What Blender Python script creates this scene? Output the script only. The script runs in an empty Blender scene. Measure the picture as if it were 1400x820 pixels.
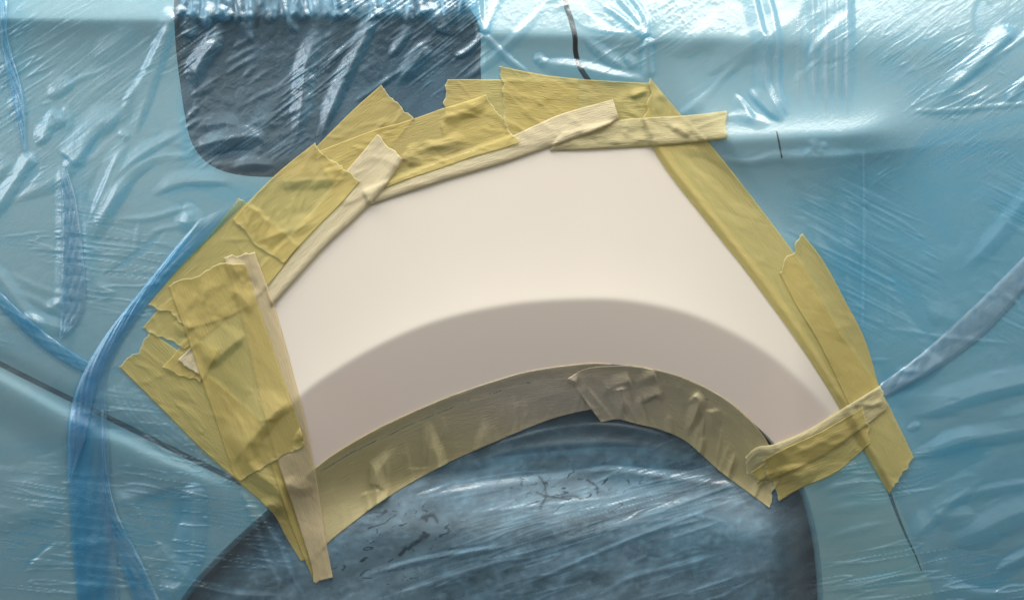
import bpy, math
import numpy as np

# ------------------------------------------------------------------ camera, world, lamps, exposure
S = bpy.context.scene
COL = S.collection
D = 2400.0            # camera distance from the car side, mm
Z0 = 0.80             # height of the picture centre above the floor, m
cam = bpy.data.objects.new('camera', bpy.data.cameras.new('camera'))
COL.objects.link(cam)
cam.location = (0, -D/1000, Z0)
cam.rotation_euler = (math.radians(90), 0, 0)
cam.data.sensor_width = 36
cam.data.lens = 36*D/1400.0
cam.data.clip_end = 50
cam.data.clip_start = 0.05
S.camera = cam

w = bpy.data.worlds.new('World'); S.world = w; w.use_nodes = True
nt = w.node_tree; nt.nodes.clear()
wo = nt.nodes.new('ShaderNodeOutputWorld'); bg = nt.nodes.new('ShaderNodeBackground')
tc = nt.nodes.new('ShaderNodeTexCoord'); sp = nt.nodes.new('ShaderNodeSeparateXYZ')
cr = nt.nodes.new('ShaderNodeValToRGB')
mp = nt.nodes.new('ShaderNodeMapRange')
mp.inputs['From Min'].default_value = -1; mp.inputs['From Max'].default_value = 1
nt.links.new(tc.outputs['Generated'], sp.inputs[0]); nt.links.new(sp.outputs['Z'], mp.inputs['Value'])
nt.links.new(mp.outputs[0], cr.inputs[0]); 
# bright side bands added left and right, as from unseen windows, so pleats glint
ab = nt.nodes.new('ShaderNodeMath'); ab.operation = 'ABSOLUTE'; nt.links.new(sp.outputs['X'], ab.inputs[0])
sx = nt.nodes.new('ShaderNodeMapRange'); sx.interpolation_type = 'SMOOTHSTEP'; sx.inputs['From Min'].default_value = .28; sx.inputs['From Max'].default_value = .55; nt.links.new(ab.outputs[0], sx.inputs['Value'])
sz = nt.nodes.new('ShaderNodeMapRange'); sz.interpolation_type = 'SMOOTHSTEP'; sz.inputs['From Min'].default_value = -.22; sz.inputs['From Max'].default_value = .02; nt.links.new(sp.outputs['Z'], sz.inputs['Value'])
sm_ = nt.nodes.new('ShaderNodeMath'); sm_.operation = 'MULTIPLY'; nt.links.new(sx.outputs[0], sm_.inputs[0]); nt.links.new(sz.outputs[0], sm_.inputs[1])
wa = nt.nodes.new('ShaderNodeMix'); wa.data_type = 'RGBA'; wa.blend_type = 'ADD'; wa.inputs['B'].default_value = (.9, .97, 1.0, 1)
nt.links.new(sm_.outputs[0], wa.inputs['Factor']); nt.links.new(cr.outputs[0], wa.inputs['A']); nt.links.new(wa.outputs['Result'], bg.inputs[0])
nt.links.new(bg.outputs[0], wo.inputs[0])
e = cr.color_ramp.elements
e[0].position = 0.0; e[0].color = (0.22, 0.22, 0.22, 1)
e[1].position = 1.0; e[1].color = (0.80, 0.90, 1.0, 1)
for p_, c_ in ((.36, (.13, .135, .14)), (.44, (.14, .145, .15)), (.50, (.30, .31, .32)), (.56, (.75, .78, .80)), (.63, (1.35, 1.38, 1.4)), (.76, (1.3, 1.36, 1.4)), (.86, (.75, .82, .9))):
    q = e.new(p_); q.color = (*c_, 1)
bg.inputs[1].default_value = 0.35

def area(name, loc, target, sx, sy, power, col):
    l = bpy.data.lights.new(name, 'AREA'); l.shape = 'RECTANGLE'; l.size = sx; l.size_y = sy
    l.energy = power; l.color = col
    o = bpy.data.objects.new(name, l); COL.objects.link(o); o.location = loc
    import mathutils
    d = mathutils.Vector(target)-mathutils.Vector(loc)
    o.rotation_euler = d.to_track_quat('-Z', 'Y').to_euler()
    return o
area('ceiling_lamp', (-0.20, -0.62, Z0+1.55), (0, 0, Z0), 3.0, 0.7, 45, (1.0, 0.95, 0.87))
area('left_fill', (-2.6, -1.7, Z0+1.0), (0, 0, Z0), 0.9, 1.2, 12, (0.86, 0.93, 1.0))  # added fill lamp at front left; no window is seen there

S.view_settings.view_transform = 'Standard'
S.view_settings.look = 'None'
S.view_settings.exposure = 0.0
S.view_settings.gamma = 1.0
S.render.engine = 'CYCLES'
S.cycles.transparent_max_bounces = 24

# ------------------------------------------------------------------ raster helpers
rng = np.random.RandomState(7)
G = 1.4
GX = np.arange(-180, 1581, G); GY = np.arange(-140, 961, G)
NX, NY = len(GX), len(GY)
PX, PY = np.meshgrid(GX, GY)

def sm(x, a, b):
    t = np.clip((x-a)/(b-a), 0, 1); return t*t*(3-2*t)

def crom(pts, n=12):
    """smooth polyline through the points"""
    p = np.array(pts, float)
    if len(p) < 3:
        t = np.linspace(0, 1, n+1)[:, None]; return p[0]*(1-t)+p[-1]*t
    q = np.vstack([2*p[0]-p[1], p, 2*p[-1]-p[-2]])
    out = []
    for i in range(1, len(q)-2):
        a, b, c, d = q[i-1], q[i], q[i+1], q[i+2]
        t = np.linspace(0, 1, n, endpoint=False)[:, None]
        out.append(0.5*((2*b)+(c-a)*t+(2*a-5*b+4*c-d)*t**2+(-a+3*b-3*c+d)*t**3))
    out.append(p[-1][None]); return np.vstack(out)

def resample(pts, n, smooth=True):
    p = crom(pts) if smooth else np.array(pts, float)
    s = np.r_[0, np.cumsum(np.hypot(*np.diff(p, axis=0).T))]
    u = np.linspace(0, s[-1], n)
    return np.c_[np.interp(u, s, p[:, 0]), np.interp(u, s, p[:, 1])]

def sdist(x, y, pts, n=4, smooth=True):
    """signed distance and parameter along a polyline; positive on the side above it for left-to-right curves"""
    p = crom(pts, n) if smooth else np.array(pts, float)
    best = np.full(x.shape, 1e9); sg = np.zeros(x.shape); tt = np.zeros(x.shape)
    L = np.r_[0, np.cumsum(np.hypot(*np.diff(p, axis=0).T))]
    for i in range(len(p)-1):
        ax, ay = p[i]; bx, by = p[i+1]; dx, dy = bx-ax, by-ay; l2 = dx*dx+dy*dy+1e-9
        t = np.clip(((x-ax)*dx+(y-ay)*dy)/l2, 0, 1)
        ex = x-(ax+t*dx); ey = y-(ay+t*dy); d = ex*ex+ey*ey
        m = d < best
        best = np.where(m, d, best)
        sg = np.where(m, -(dx*(y-ay)-dy*(x-ax)), sg)
        tt = np.where(m, (L[i]+t*math.sqrt(l2))/L[-1], tt)
    return np.sqrt(best)*np.sign(sg), tt

def coarse_sdist(pts, step=4):
    """signed distance on a coarse grid, brought up to the raster"""
    gx = np.arange(-190, 1600, step); gy = np.arange(-150, 980, step)
    X, Y = np.meshgrid(gx, gy)
    d, _ = sdist(X, Y, pts, 6)
    return bil(d, gx[0], gy[0], step, PX, PY)

def bil(A, x0, y0, st, x, y):
    u = np.clip((x-x0)/st, 0, A.shape[1]-1.001); v = np.clip((y-y0)/st, 0, A.shape[0]-1.001)
    i = u.astype(int); j = v.astype(int); fu = u-i; fv = v-j
    return (A[j, i]*(1-fu)+A[j, i+1]*fu)*(1-fv)+(A[j+1, i]*(1-fu)+A[j+1, i+1]*fu)*fv

def smp(A, x, y): return bil(A, GX[0], GY[0], G, x, y)

FX = np.fft.fftfreq(NX)[None, :]; FY = np.fft.fftfreq(NY)[:, None]
def gblur(A, s):
    s = s/G
    P = int(3*s)+2
    B = np.pad(A, P, mode='edge')
    fx = np.fft.rfftfreq(B.shape[1])[None, :]; fy = np.fft.fftfreq(B.shape[0])[:, None]
    K = np.exp(-2*(math.pi*s)**2*(fx**2+fy**2))
    return np.fft.irfft2(np.fft.rfft2(B)*K, B.shape)[P:P+NY, P:P+NX]

def onoise(theta, sl, ss, seed):
    """noise stretched along direction theta (degrees, up to the right positive)"""
    r = np.random.RandomState(seed).randn(NY, NX)
    c, s_ = math.cos(math.radians(theta)), math.sin(math.radians(theta))
    u = FX*c-FY*s_; v = FX*s_+FY*c
    K = np.exp(-2*math.pi**2*((u*sl/G)**2+(v*ss/G)**2))
    o = np.real(np.fft.ifft2(np.fft.fft2(r)*K))
    return o/o.std()

def inpoly(x, y, poly):
    p = np.array(poly, float); r = np.zeros(x.shape, bool)
    for i in range(len(p)):
        ax, ay = p[i]; bx, by = p[(i+1) % len(p)]
        if ay == by: continue
        c = ((ay > y) != (by > y)) & (x < (bx-ax)*(y-ay)/(by-ay)+ax)
        r ^= c
    return r

# ------------------------------------------------------------------ shape of the car side (mm towards the viewer)
CREASE = [(330, 610), (405, 545), (450, 511), (520, 470), (600, 437), (700, 415), (800, 408), (870, 412), (950, 431), (1030, 470), (1090, 516), (1150, 582), (1200, 660), (1240, 760), (1260, 880), (1270, 1000)]
LIP = [(150, 980), (245, 822), (300, 757), (365, 697), (430, 641), (480, 607), (560, 566), (640, 534), (720, 510), (800, 499), (850, 499), (920, 511), (980, 538), (1030, 578), (1064, 612), (1097, 662), (1115, 720), (1124, 790), (1125, 860), (1120, 980)]
dC = coarse_sdist(CREASE); dL = coarse_sdist(LIP)
# both curves run left to right: 'above' is positive
def body_shape():
    x, y = PX, PY
    H = -np.where(y > 380, 115, 70)*((y-380)/900.0)**2-25*((x-700)/1300.0)**2
    # edge of the bonnet / upper crease
    yc = np.interp(x, [-180, 236, 244, 650, 664, 1000, 1250, 1580], [25, 28, 21, 22, 46, 54, 60, 64])
    soft = np.interp(x, [0, 1000, 1300, 1580], [1.5, 3, 14, 30])
    t = y-yc
    up = soft*np.logaddexp(0, -t/soft)
    H -= up*np.interp(x, [-180, 236, 246, 648, 662, 900, 1300, 1580], [0.20, 0.20, .14, .14, 0.26, 0.24, 0.2, 0.18])
    lo = soft*np.logaddexp(0, t/soft)
    H -= 0.42*46*(1-np.exp(-lo/46))*np.interp(x, [0, 1050, 1350], [1, .7, .15])
    # shoulder on the door at the right
    yr = np.interp(x, [850, 930, 1050, 1150, 1250, 1400, 1580], [205, 194, 188, 184, 172, 158, 140])
    edge = np.interp(y, [-140, 150, 380, 640, 980], [700, 895, 1060, 1205, 1300])
    k = sm(x-edge, 15, 75)*(1-0.75*sm(x, 1180, 1300))
    t = y-yr
    s0 = 3.5+14*sm(x, 1150, 1330)
    H += k*(20*np.exp(-s0*np.logaddexp(0, -t/s0)/42)-(1-np.exp(-s0*np.logaddexp(0, t/s0)/30))*11)
    H += k*-30*(1-np.exp(-np.clip(t-30, 0, 999)/90.))*0.6
    # flared arch
    s0 = 1.4
    a = s0*np.logaddexp(0, dC/s0); b = s0*np.logaddexp(0, -dC/s0)
    kk = 1-0.85*sm(x, 1085, 1190)-0.0*x
    kk = kk*sm(x, 300, 420)
    b = 118-8*np.logaddexp(0, (118-b)/8)
    H += kk*(30*np.exp(-a/105.0)-b*0.185)
    # bumper joint at lower left
    dB, _ = sdist(x, y, [(-200, 405), (0, 511), (100, 566), (200, 612), (330, 668)], 3)
    kb = 1-sm(x, 250, 340)
    H += kb*(2.2*sm(-dB, -4, 9)-3*np.exp(-((dB-12)/15.)**2)-6*sm(-dB, 8, 70))
    # the lip turns in towards the wheel
    d = np.clip(-dL, 0, None)
    deep = 1-sm(y, 640, 740)
    Hb = H.copy()
    H = H-np.minimum(d*0.48, 38)*deep-8*sm(d, 0, 60)*(1-deep)
    return Hb, H
HBODY, HB = body_shape()
HB = gblur(HB, .9)

# ------------------------------------------------------------------ tape outlines (picture pixels are millimetres)
# name, edge a, edge b, kind, torn start, torn end, roll on edge ('a'/'b'/None), roll height, label
T = []
def tape(a, b, kind, tears, label, roll=None, lift=0.0, folds=(), start=None, end=None, smooth=True, wr=1.0, ft=None):
    T.append(dict(a=a, b=b, kind=kind, tears=tears, label=label, roll=roll, lift=lift, folds=folds, start=start, end=end, smooth=smooth, wr=wr, ft=ft))

# arch, lower edge of the panel
tape([(404, 668), (430, 640), (480, 605), (560, 564), (640, 532), (720, 508), (800, 497), (836, 497)],
     [(420, 772), (450, 741), (480, 716), (512, 692), (560, 661), (602, 638), (657, 612), (710, 590), (760, 571), (822, 556)],
     'g', (0, 0), 'long buckled olive tape tucked under the left half of the arch edge', wr=.5,
     folds=[([(508, 625), (514, 655), (516, 700)], 9, 5, 12), ([(586, 572), (592, 600), (603, 645)], 6, 12, 12), ([(660, 568), (660, 590), (655, 618)], 8, 5, 8),
            ([(545, 608), (520, 640), (508, 662)], 12, 8, 8), ([(486, 628), (498, 650), (505, 672)], 10, 10, -8), ([(535, 655), (528, 680), (520, 700)], 4, 5, 6), ([(700, 560), (750, 540), (800, 535)], 18, 18, 3), ([(580, 585), (572, 610), (572, 640)], 10, 8, -4)])
tape([(776, 517), (800, 504), (836, 500), (880, 502), (940, 518), (1000, 551), (1045, 597), (1066, 648)],
     [(822, 577), (845, 573), (868, 579), (905, 588), (935, 601), (960, 622), (988, 647), (1052, 694)],
     'g', (0, 1), 'wrinkled yellow tape under the right half of the arch edge, pinched at its left end', wr=.6,
     folds=[([(750, 517), (776, 519), (788, 522)], 6, 4, 7), ([(820, 545), (835, 530), (862, 520)], 8, 6, 6), ([(846, 578), (852, 552), (848, 530)], 7, 6, 8), ([(872, 530), (878, 520), (896, 512)], 6, 6, 5),
            ([(935, 602), (948, 575), (956, 550), (948, 540)], 7, 5, 9), ([(905, 590), (902, 570), (890, 545)], 9, 9, -6), ([(1000, 585), (1030, 620), (1050, 660)], 14, 10, 3), ([(785, 540), (800, 552), (815, 572)], 5, 5, 4), ([(862, 560), (880, 545), (905, 540)], 8, 8, 5), ([(985, 600), (975, 580), (972, 560)], 9, 7, 5)])
# top run
tape([(430, 203), (475, 158), (521, 116)], [(480, 250), (530, 206), (566, 163)], 'y', (0, 1), 'yellow tape end torn diagonally, sticking up over the dark lamp on the left', ft='r')
tape([(612, 109), (660, 109), (720, 110), (790, 112)], [(606, 190), (660, 200), (720, 200), (790, 195)], 'y', (1, 0), 'yellow tape with a ragged left end beside the right side of the dark lamp')
tape([(683, 91), (740, 102), (800, 109), (850, 112), (890, 114)], [(694, 195), (740, 198), (800, 198), (850, 196), (890, 190)], 'y', (1, 0), 'widest yellow tape at the very top, below the black cable', wr=1.1,
     folds=[([(862, 134), (875, 127), (887, 124)], 4, 3, 4), ([(840, 140), (865, 132), (880, 128)], 8, 5, 2)])
# long right strip
tape([(879, 172), (905, 224), (970, 308), (1010, 358), (1050, 411), (1100, 481), (1150, 560), (1182, 617), (1216, 675)],
     [(889, 107), (932, 158), (972, 199), (1040, 285), (1096, 362), (1150, 455), (1203, 532), (1228, 580), (1250, 626)],
     'y', (1, 1), 'longest yellow tape, running down the whole right edge of the panel', roll='a', lift=8.0, wr=.5,
     folds=[([(925, 205), (975, 240), (1010, 275), (1040, 300)], 10, 6, -5), ([(905, 160), (895, 135), (918, 130)], 6, 6, 2.5), ([(950, 215), (1000, 262), (1030, 300)], 6, 6, 3), ([(1095, 440), (1130, 500), (1160, 545)], 7, 7, -2)])
tape([(1065, 373), (1090, 420), (1120, 470), (1160, 552)], [(1097, 319), (1126, 357), (1156, 412), (1182, 463), (1203, 532)], 'y', (1, 1), 'yellow tape patched over the lower half of the long right edge strip',
     wr=.6, folds=[([(1145, 460), (1158, 495), (1165, 530)], 5, 8, -3), ([(1110, 400), (1140, 440), (1160, 480)], 9, 9, 2)], start=[(1065, 373), (1073, 352), (1084, 345), (1089, 330), (1097, 319)])
# pale tapes on the top edge
tape([(770, 184), (846, 165), (887, 161), (940, 158), (994, 152)], [(752, 207), (830, 204), (890, 201), (940, 197), (993, 191)], 'm', (0, 1), 'short pale tape on the top right corner, sticking out to the right over blue film', roll='b', lift=4.0,
     folds=[([(915, 178), (928, 176), (945, 188)], 4, 4, 3.5), ([(905, 165), (930, 175), (950, 178)], 7, 5, 2), ([(850, 170), (860, 175), (850, 185)], 6, 6, 2.)])
tape([(498, 262), (600, 222), (700, 186), (760, 159), (838, 136)], [(507, 281), (600, 250), (690, 223), (755, 201), (815, 179), (847, 163)], 'p', (0, 0), 'long pale tape along the sloping top edge of the panel', roll='b', lift=5.0, wr=.4,
     folds=[([(790, 190), (820, 176), (846, 166)], 4, 6, 4)])
tape([(430, 209), (500, 182), (563, 163), (610, 147), (664, 130)], [(470, 281), (530, 256), (600, 231), (650, 214), (709, 197)], 'y', (0, 1), 'crumpled yellow tape crossing between the dark lamp and the pale top strip',
     wr=1.3, folds=[([(540, 190), (575, 180), (620, 188)], 12, 8, -7), ([(600, 165), (640, 150), (668, 143)], 12, 8, 6), ([(575, 205), (600, 196), (640, 195)], 8, 8, 5), ([(625, 160), (650, 175), (668, 160)], 8, 8, -5), ([(555, 200), (562, 208), (560, 230)], 9, 7, 4), ([(510, 212), (540, 205), (560, 208)], 7, 7, -3)])
tape([(516, 184), (472, 236), (415, 305), (355, 365)], [(555, 216), (508, 278), (440, 343), (372, 419)], 'p', (1, 0), 'pale tape along the upper left edge of the panel with a square torn top end', roll='b', lift=5.5, wr=.4, folds=[([(520, 214), (538, 224), (548, 232)], 5, 5, 1.5)])
# left cluster
tape([(162, 501), (220, 558), (280, 618), (330, 662), (372, 700), (392, 735), (412, 767)],
     [(205, 452), (270, 500), (340, 560), (392, 610), (408, 660), (418, 720), (420, 764)], 'y', (1, 0), 'greenish yellow tape with the leftmost pointed corner, slanting down to the bumper', wr=.7,
     folds=[([(330, 600), (345, 640), (380, 670), (402, 720)], 8, 8, 6), ([(268, 605), (300, 610), (330, 640)], 12, 8, -5), ([(345, 700), (372, 690), (385, 705)], 6, 6, 4), ([(385, 660), (395, 690), (405, 730)], 4, 5, -5)], start=[(162, 501), (178, 488), (190, 480), (196, 464), (205, 452)])
tape([(367, 622), (385, 682), (405, 737), (431, 798)], [(404, 620), (420, 680), (435, 740), (440, 792)], 'y', (0, 0), 'narrow olive tape sliver mostly hidden under the long pale left tape', wr=.5)
tape([(258, 462), (240, 482), (221, 502)], [(300, 478), (288, 500), (273, 524)], 'y', (0, 1), 'small ragged yellow scrap poking out lowest on the left of the wide tape')
tape([(268, 468), (243, 491)], [(292, 492), (277, 520)], 'p', (0, 1), 'tiny beige torn scrap on the left, lying on a ragged yellow scrap')
tape([(255, 395), (222, 418), (194, 449)], [(315, 430), (285, 455), (252, 478)], 'y', (0, 1), 'short yellow tape between two torn pieces on the left side', folds=[([(235, 440), (250, 452), (258, 460)], 8, 5, 2)])
tape([(327, 271), (285, 322), (240, 372), (202, 417)], [(410, 335), (375, 380), (330, 425), (258, 450)], 'y', (1, 1), 'broad yellow tape on the upper left with a frilly lower tear above the blue fold', wr=.9, end=[(202, 417), (214, 423), (231, 425), (240, 437), (258, 450)])
tape([(431, 195), (385, 232), (345, 270), (318, 300)], [(493, 248), (465, 280), (420, 325), (388, 361)], 'y', (1, 1), 'square yellow tape on the upper left touching the bottom of the dark lamp', wr=1.2,
     folds=[([(345, 332), (390, 318), (440, 300)], 9, 6, 3.5), ([(370, 250), (430, 246), (480, 245)], 14, 7, 4), ([(450, 235), (470, 232), (480, 240)], 5, 5, 2)], start=[(431, 195), (440, 210), (455, 220), (470, 233), (493, 248)], end=[(318, 300), (332, 315), (345, 332), (368, 347), (388, 361)])
tape([(306, 351), (330, 430), (360, 560), (378, 625), (400, 690), (425, 770), (428, 795)], [(348, 344), (375, 418), (398, 500), (415, 565), (432, 650), (445, 735), (455, 789)], 'q', (1, 1), 'long pale tape down the left edge of the panel, its free end hanging lowest', roll='b', lift=2.5, wr=.35,
     folds=[([(385, 655), (410, 668), (432, 662)], 8, 6, 3), ([(310, 352), (325, 375), (338, 395)], 8, 5, 4), ([(322, 372), (345, 392), (358, 398)], 7, 6, -3)])
tape([(230, 391), (252, 450), (276, 520), (300, 590), (318, 645), (328, 657)], [(335, 360), (352, 415), (378, 490), (399, 550), (417, 606)], 'y', (1, 1), 'very wide creased yellow tape covering the left side of the panel', wr=.7,
     folds=[([(280, 505), (310, 478), (338, 455)], 16, 5, 5), ([(316, 635), (345, 600), (375, 565), (400, 545)], 22, 12, 8), ([(380, 560), (385, 580), (360, 625)], 16, 16, -6), ([(310, 395), (330, 405), (345, 430)], 8, 6, 3), ([(404, 590), (412, 595), (416, 600)], 7, 7, 4), ([(312, 362), (322, 375), (345, 385)], 6, 5, -4), ([(250, 440), (275, 460), (300, 500)], 9, 9, 1.5)],
     start=[(230, 391), (255, 381), (275, 375), (298, 362), (312, 361), (335, 360)], end=[(328, 657), (350, 646), (372, 632), (384, 623), (400, 619), (417, 606)])
# lower right corner
tape([(1018, 625), (1034, 611), (1060, 606), (1105, 587), (1150, 559), (1203, 526)], [(1021, 647), (1050, 655), (1120, 625), (1187, 578), (1212, 559)], 'm', (1, 1), 'yellow tape with a pale rolled rim across the lower right corner of the panel', roll='a', lift=4.0,
     folds=[([(1176, 552), (1195, 553), (1209, 545)], 3, 3, 2.5), ([(1180, 540), (1192, 535), (1204, 535)], 4, 4, 2)])
tape([(1027, 645), (1046, 632)], [(1035, 662), (1060, 645)], 'y', (1, 0), 'tiny yellow tape corner peeking out at the lower right, left of the broad tape')
tape([(1042, 629), (1075, 611), (1120, 591), (1150, 574), (1180, 556)], [(1065, 685), (1095, 667), (1140, 648), (1165, 628), (1190, 606)], 'y', (1, 1), 'broad yellow tape lying over the rolled rim tape at the lower right corner', wr=1.0,
     folds=[([(1060, 640), (1090, 650), (1120, 640)], 9, 7, 3), ([(1075, 625), (1120, 605), (1170, 580)], 6, 9, 2.5)], start=[(1042, 629), (1048, 640), (1050, 652), (1060, 662), (1065, 685)], end=[(1180, 556), (1183, 570), (1187, 582), (1187, 595), (1190, 606)])

def jag(p, amp, seed):
    """torn edge between two corners"""
    r = np.random.RandomState(seed); n = len(p)
    d = p[-1]-p[0]; nrm = np.array([d[1], -d[0]])/np.hypot(*d)
    L = np.hypot(*d); s = np.linspace(0, L, n)
    o = np.zeros(n)
    for per, a in ((26, .6), (9, .6), (4.2, .5)):
        k = max(3, int(L/per)+2); o += a*np.interp(s, np.linspace(0, L, k), r.uniform(-1, 1, k))
    win = np.clip(np.minimum(s, L-s)/4.0, 0, 1)
    return p+nrm*(o*amp*win)[:, None]

STEP = 2.0
for i, t in enumerate(T):
    A = crom(t['a']); B = crom(t['b'])
    La = np.hypot(*np.diff(A, axis=0).T).sum(); Lb = np.hypot(*np.diff(B, axis=0).T).sum()
    n = max(8, int(max(La, Lb)/STEP))
    A = resample(t['a'], n); B = resample(t['b'], n)
    W = np.hypot(*(A-B).T).max(); m = max(8, int(W/STEP))
    v = np.linspace(0, 1, m)[None, :, None]
    P = A[:, None]*(1-v)+B[:, None]*v
    r = np.random.RandomState(100+i)
    # edges are slightly wavy
    wob = np.interp(np.arange(n), np.linspace(0, n-1, max(4, n//14)), r.uniform(-.7, .7, max(4, n//14)))
    P += wob[:, None, None]*np.array([.5, .5])
    for end in (0, 1):
        row = 0 if end == 0 else -1
        base = P[row].copy()
        cust = t['start'] if end == 0 else t['end']
        new = resample(cust, m, False) if cust else base
        if t['tears'][end]: new = jag(new, 3.4 if not cust else 2.6, 500+i*2+end)
        off = new-base
        s = np.hypot(*(P-P[row][None]).transpose(2, 0, 1))
        wgt = np.clip(1-s/26.0, 0, 1)**1.5 if not cust else np.clip(1-s/45., 0, 1)
        P += wgt[:, :, None]*off[None]
    t['P'] = P
    t['poly'] = np.vstack([P[:, 0], P[-1, 1:], P[::-1, -1][1:], P[0, ::-1][1:-1]])

tapemask = np.zeros((NY, NX), bool)
for t in T:
    p = t['poly']; x0, y0 = p.min(0)-2; x1, y1 = p.max(0)+2
    i0, i1 = np.searchsorted(GX, [x0, x1]); j0, j1 = np.searchsorted(GY, [y0, y1])
    mk = inpoly(PX[j0:j1, i0:i1], PY[j0:j1, i0:i1], p)
    t['win'] = (j0, j1, i0, i1, mk)
    tapemask[j0:j1, i0:i1] |= mk
TM = gblur(tapemask.astype(float), 5)

# the film has been cut away over the panel
HOLE = [(420, 655), (480, 618), (560, 580), (640, 547), (720, 523), (800, 512), (850, 512), (920, 524), (980, 551), (1040, 605), (1060, 622), (1110, 603), (1165, 570), (1148, 530), (1100, 450), (1050, 380), (985, 300), (920, 215), (905, 185), (840, 178), (760, 188), (600, 240), (500, 262), (440, 322), (365, 396), (380, 470), (398, 560)]
hole = inpoly(PX, PY, HOLE)
HM = gblur(hole.astype(float), 4)

# ------------------------------------------------------------------ folds of the film
FOLD = np.zeros((NY, NX)); HAZE = np.zeros((NY, NX))
def ridge(pts, w1, w2, amp, p=1.2, taper=(1, 1), A=None, haze=0.0):
    A = FOLD if A is None else A
    if A is FOLD: amp = np.sign(amp)*min(abs(amp), 1.5*min(w1, w2)+.4)
    q = np.array(pts, float); R = 3.2*max(w1, w2)
    x0, y0 = q.min(0)-R; x1, y1 = q.max(0)+R
    i0, i1 = np.searchsorted(GX, [x0, x1]); j0, j1 = np.searchsorted(GY, [y0, y1])
    if i1 <= i0 or j1 <= j0: return
    X, Y = PX[j0:j1, i0:i1], PY[j0:j1, i0:i1]
    d, tt = sdist(X, Y, pts, 5)
    w_ = np.where(d > 0, w1, w2)
    f = np.ones_like(tt)
    if taper[0]: f *= sm(tt, 0, .35*taper[0])
    if taper[1]: f *= sm(1-tt, 0, .35*taper[1])
    wn = w_*(0.45+0.55*f)
    if p != 1.4:
        q_ = 1-np.abs(d)/(1.9*wn); prof = np.where(q_ > -1, .06*np.logaddexp(0, q_/.06), 0)*1.05
    else: prof = np.exp(-(np.abs(d)/wn)**p)
    A[j0:j1, i0:i1] += amp*f*prof
    if haze: HAZE[j0:j1, i0:i1] += haze*f*np.exp(-(np.abs(d)/(0.35*wn))**2)

R_ = ridge
# left, upper
R_([(234, 26), (215, 90), (195, 150), (180, 198)], 5, 9, 6, 1.1, (0, 1))
R_([(232, 30), (195, 105), (172, 142), (160, 182)], 9, 4, 4.5, 1.1, (.3, 1))
R_([(172, 138), (152, 163), (125, 190), (98, 228)], 6, 16, 17, 1.0, (1, .25))
R_([(150, 160), (128, 196), (112, 222)], 5, 6, -5, 1.2)
R_([(104, 222), (94, 226), (86, 230)], 7, 5, 4, 1.0)
R_([(179, 187), (160, 215), (140, 260), (116, 315)], 6, 9, 9, 1.1)
R_([(178, 188), (168, 184), (162, 186)], 6, 5, 3, 1.0)
R_([(166, 195), (150, 225), (130, 270), (112, 320)], 8, 8, -5, 1.6)
R_([(55, 140), (70, 128), (105, 108), (150, 90), (232, 32)], 2, 3, 1.7, 1.0)
R_([(64, 136), (85, 122), (105, 109)], 9, 4, 5, 1.0)
R_([(60, 156), (66, 168), (62, 182), (50, 202)], 5, 9, 7, 1.0)
R_([(60, 156), (78, 160), (92, 165)], 6, 5, 5, 1.0)
R_([(66, 175), (78, 168), (92, 166)], 5, 6, 4, 1.0)
R_([(86, 140), (92, 160), (95, 185)], 4, 4, 3, 1.0)
R_([(48, 206), (25, 240), (0, 276), (-40, 330)], 8, 7, 8, 1.1, (.3, 0))
R_([(60, 210), (35, 250), (0, 290)], 6, 10, -4, 1.4)
R_([(256, 176), (205, 203), (170, 230), (146, 262)], 4, 7, 6, 1.0)
R_([(270, 212), (215, 214), (172, 240), (148, 280), (120, 322)], 7, 9, 8, 1.3)
R_([(268, 206), (225, 210), (180, 225), (150, 255)], 7, 7, -4, 1.6)
R_([(190, 236), (158, 268), (140, 300), (122, 335)], 7, 8, 6, 1.2)
R_([(320, 250), (280, 248), (240, 252), (204, 268)], 5, 9, 6, 1.0)
R_([(335, 288), (300, 268), (250, 262), (215, 275)], 14, 10, -5, 1.6)
R_([(235, 300), (255, 304), (285, 300)], 14, 8, 5, 1.6)
R_([(150, 300), (205, 297), (245, 286), (275, 280)], 3, 3, 2.5, 1.0)
R_([(262, 283), (257, 300), (253, 316)], 4, 5, 4, 1.1)
R_([(248, 284), (260, 280), (264, 274)], 5, 4, 2, 1.0)
R_([(232, 308), (190, 345), (143, 377)], 4, 3, -3, 1.3)
R_([(-60, 330), (0, 324), (50, 318), (85, 311)], 2, 3, 2.2, 1.0, (0, 1))
R_([(192, 290), (186, 330), (178, 372)], 3, 3, 1.6, 1.2)
R_([(252, 308), (225, 312), (200, 320)], 2, 3, 1.8, 1.0)
R_([(84, 225), (85, 300), (84, 380), (83, 450)], 4, 5, 4, 1.2, (.3, .4))
R_([(112, 250), (118, 310), (122, 380), (130, 440)], 7, 7, 4, 1.3)
R_([(-40, 340), (0, 378), (40, 432), (60, 442), (90, 455), (88, 500)], 7, 8, 6, 1.1, (0, 1))
R_([(28, 430), (52, 442), (55, 455)], 6, 5, 6, 1.0)
R_([(60, 425), (78, 415), (85, 405)], 6, 5, 4, 1.0)
R_([(10, 395), (50, 410), (100, 440)], 3, 4, 1.6, 1.2)
R_([(0, 365), (60, 395), (130, 412)], 3, 4, 1.3, 1.2)
R_([(128, 380), (145, 398), (160, 408)], 8, 6, 3, 1.2)
R_([(-20, 60), (5, 90), (28, 150), (32, 200)], 5, 8, 5, 1.1, (0, 1))
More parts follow.
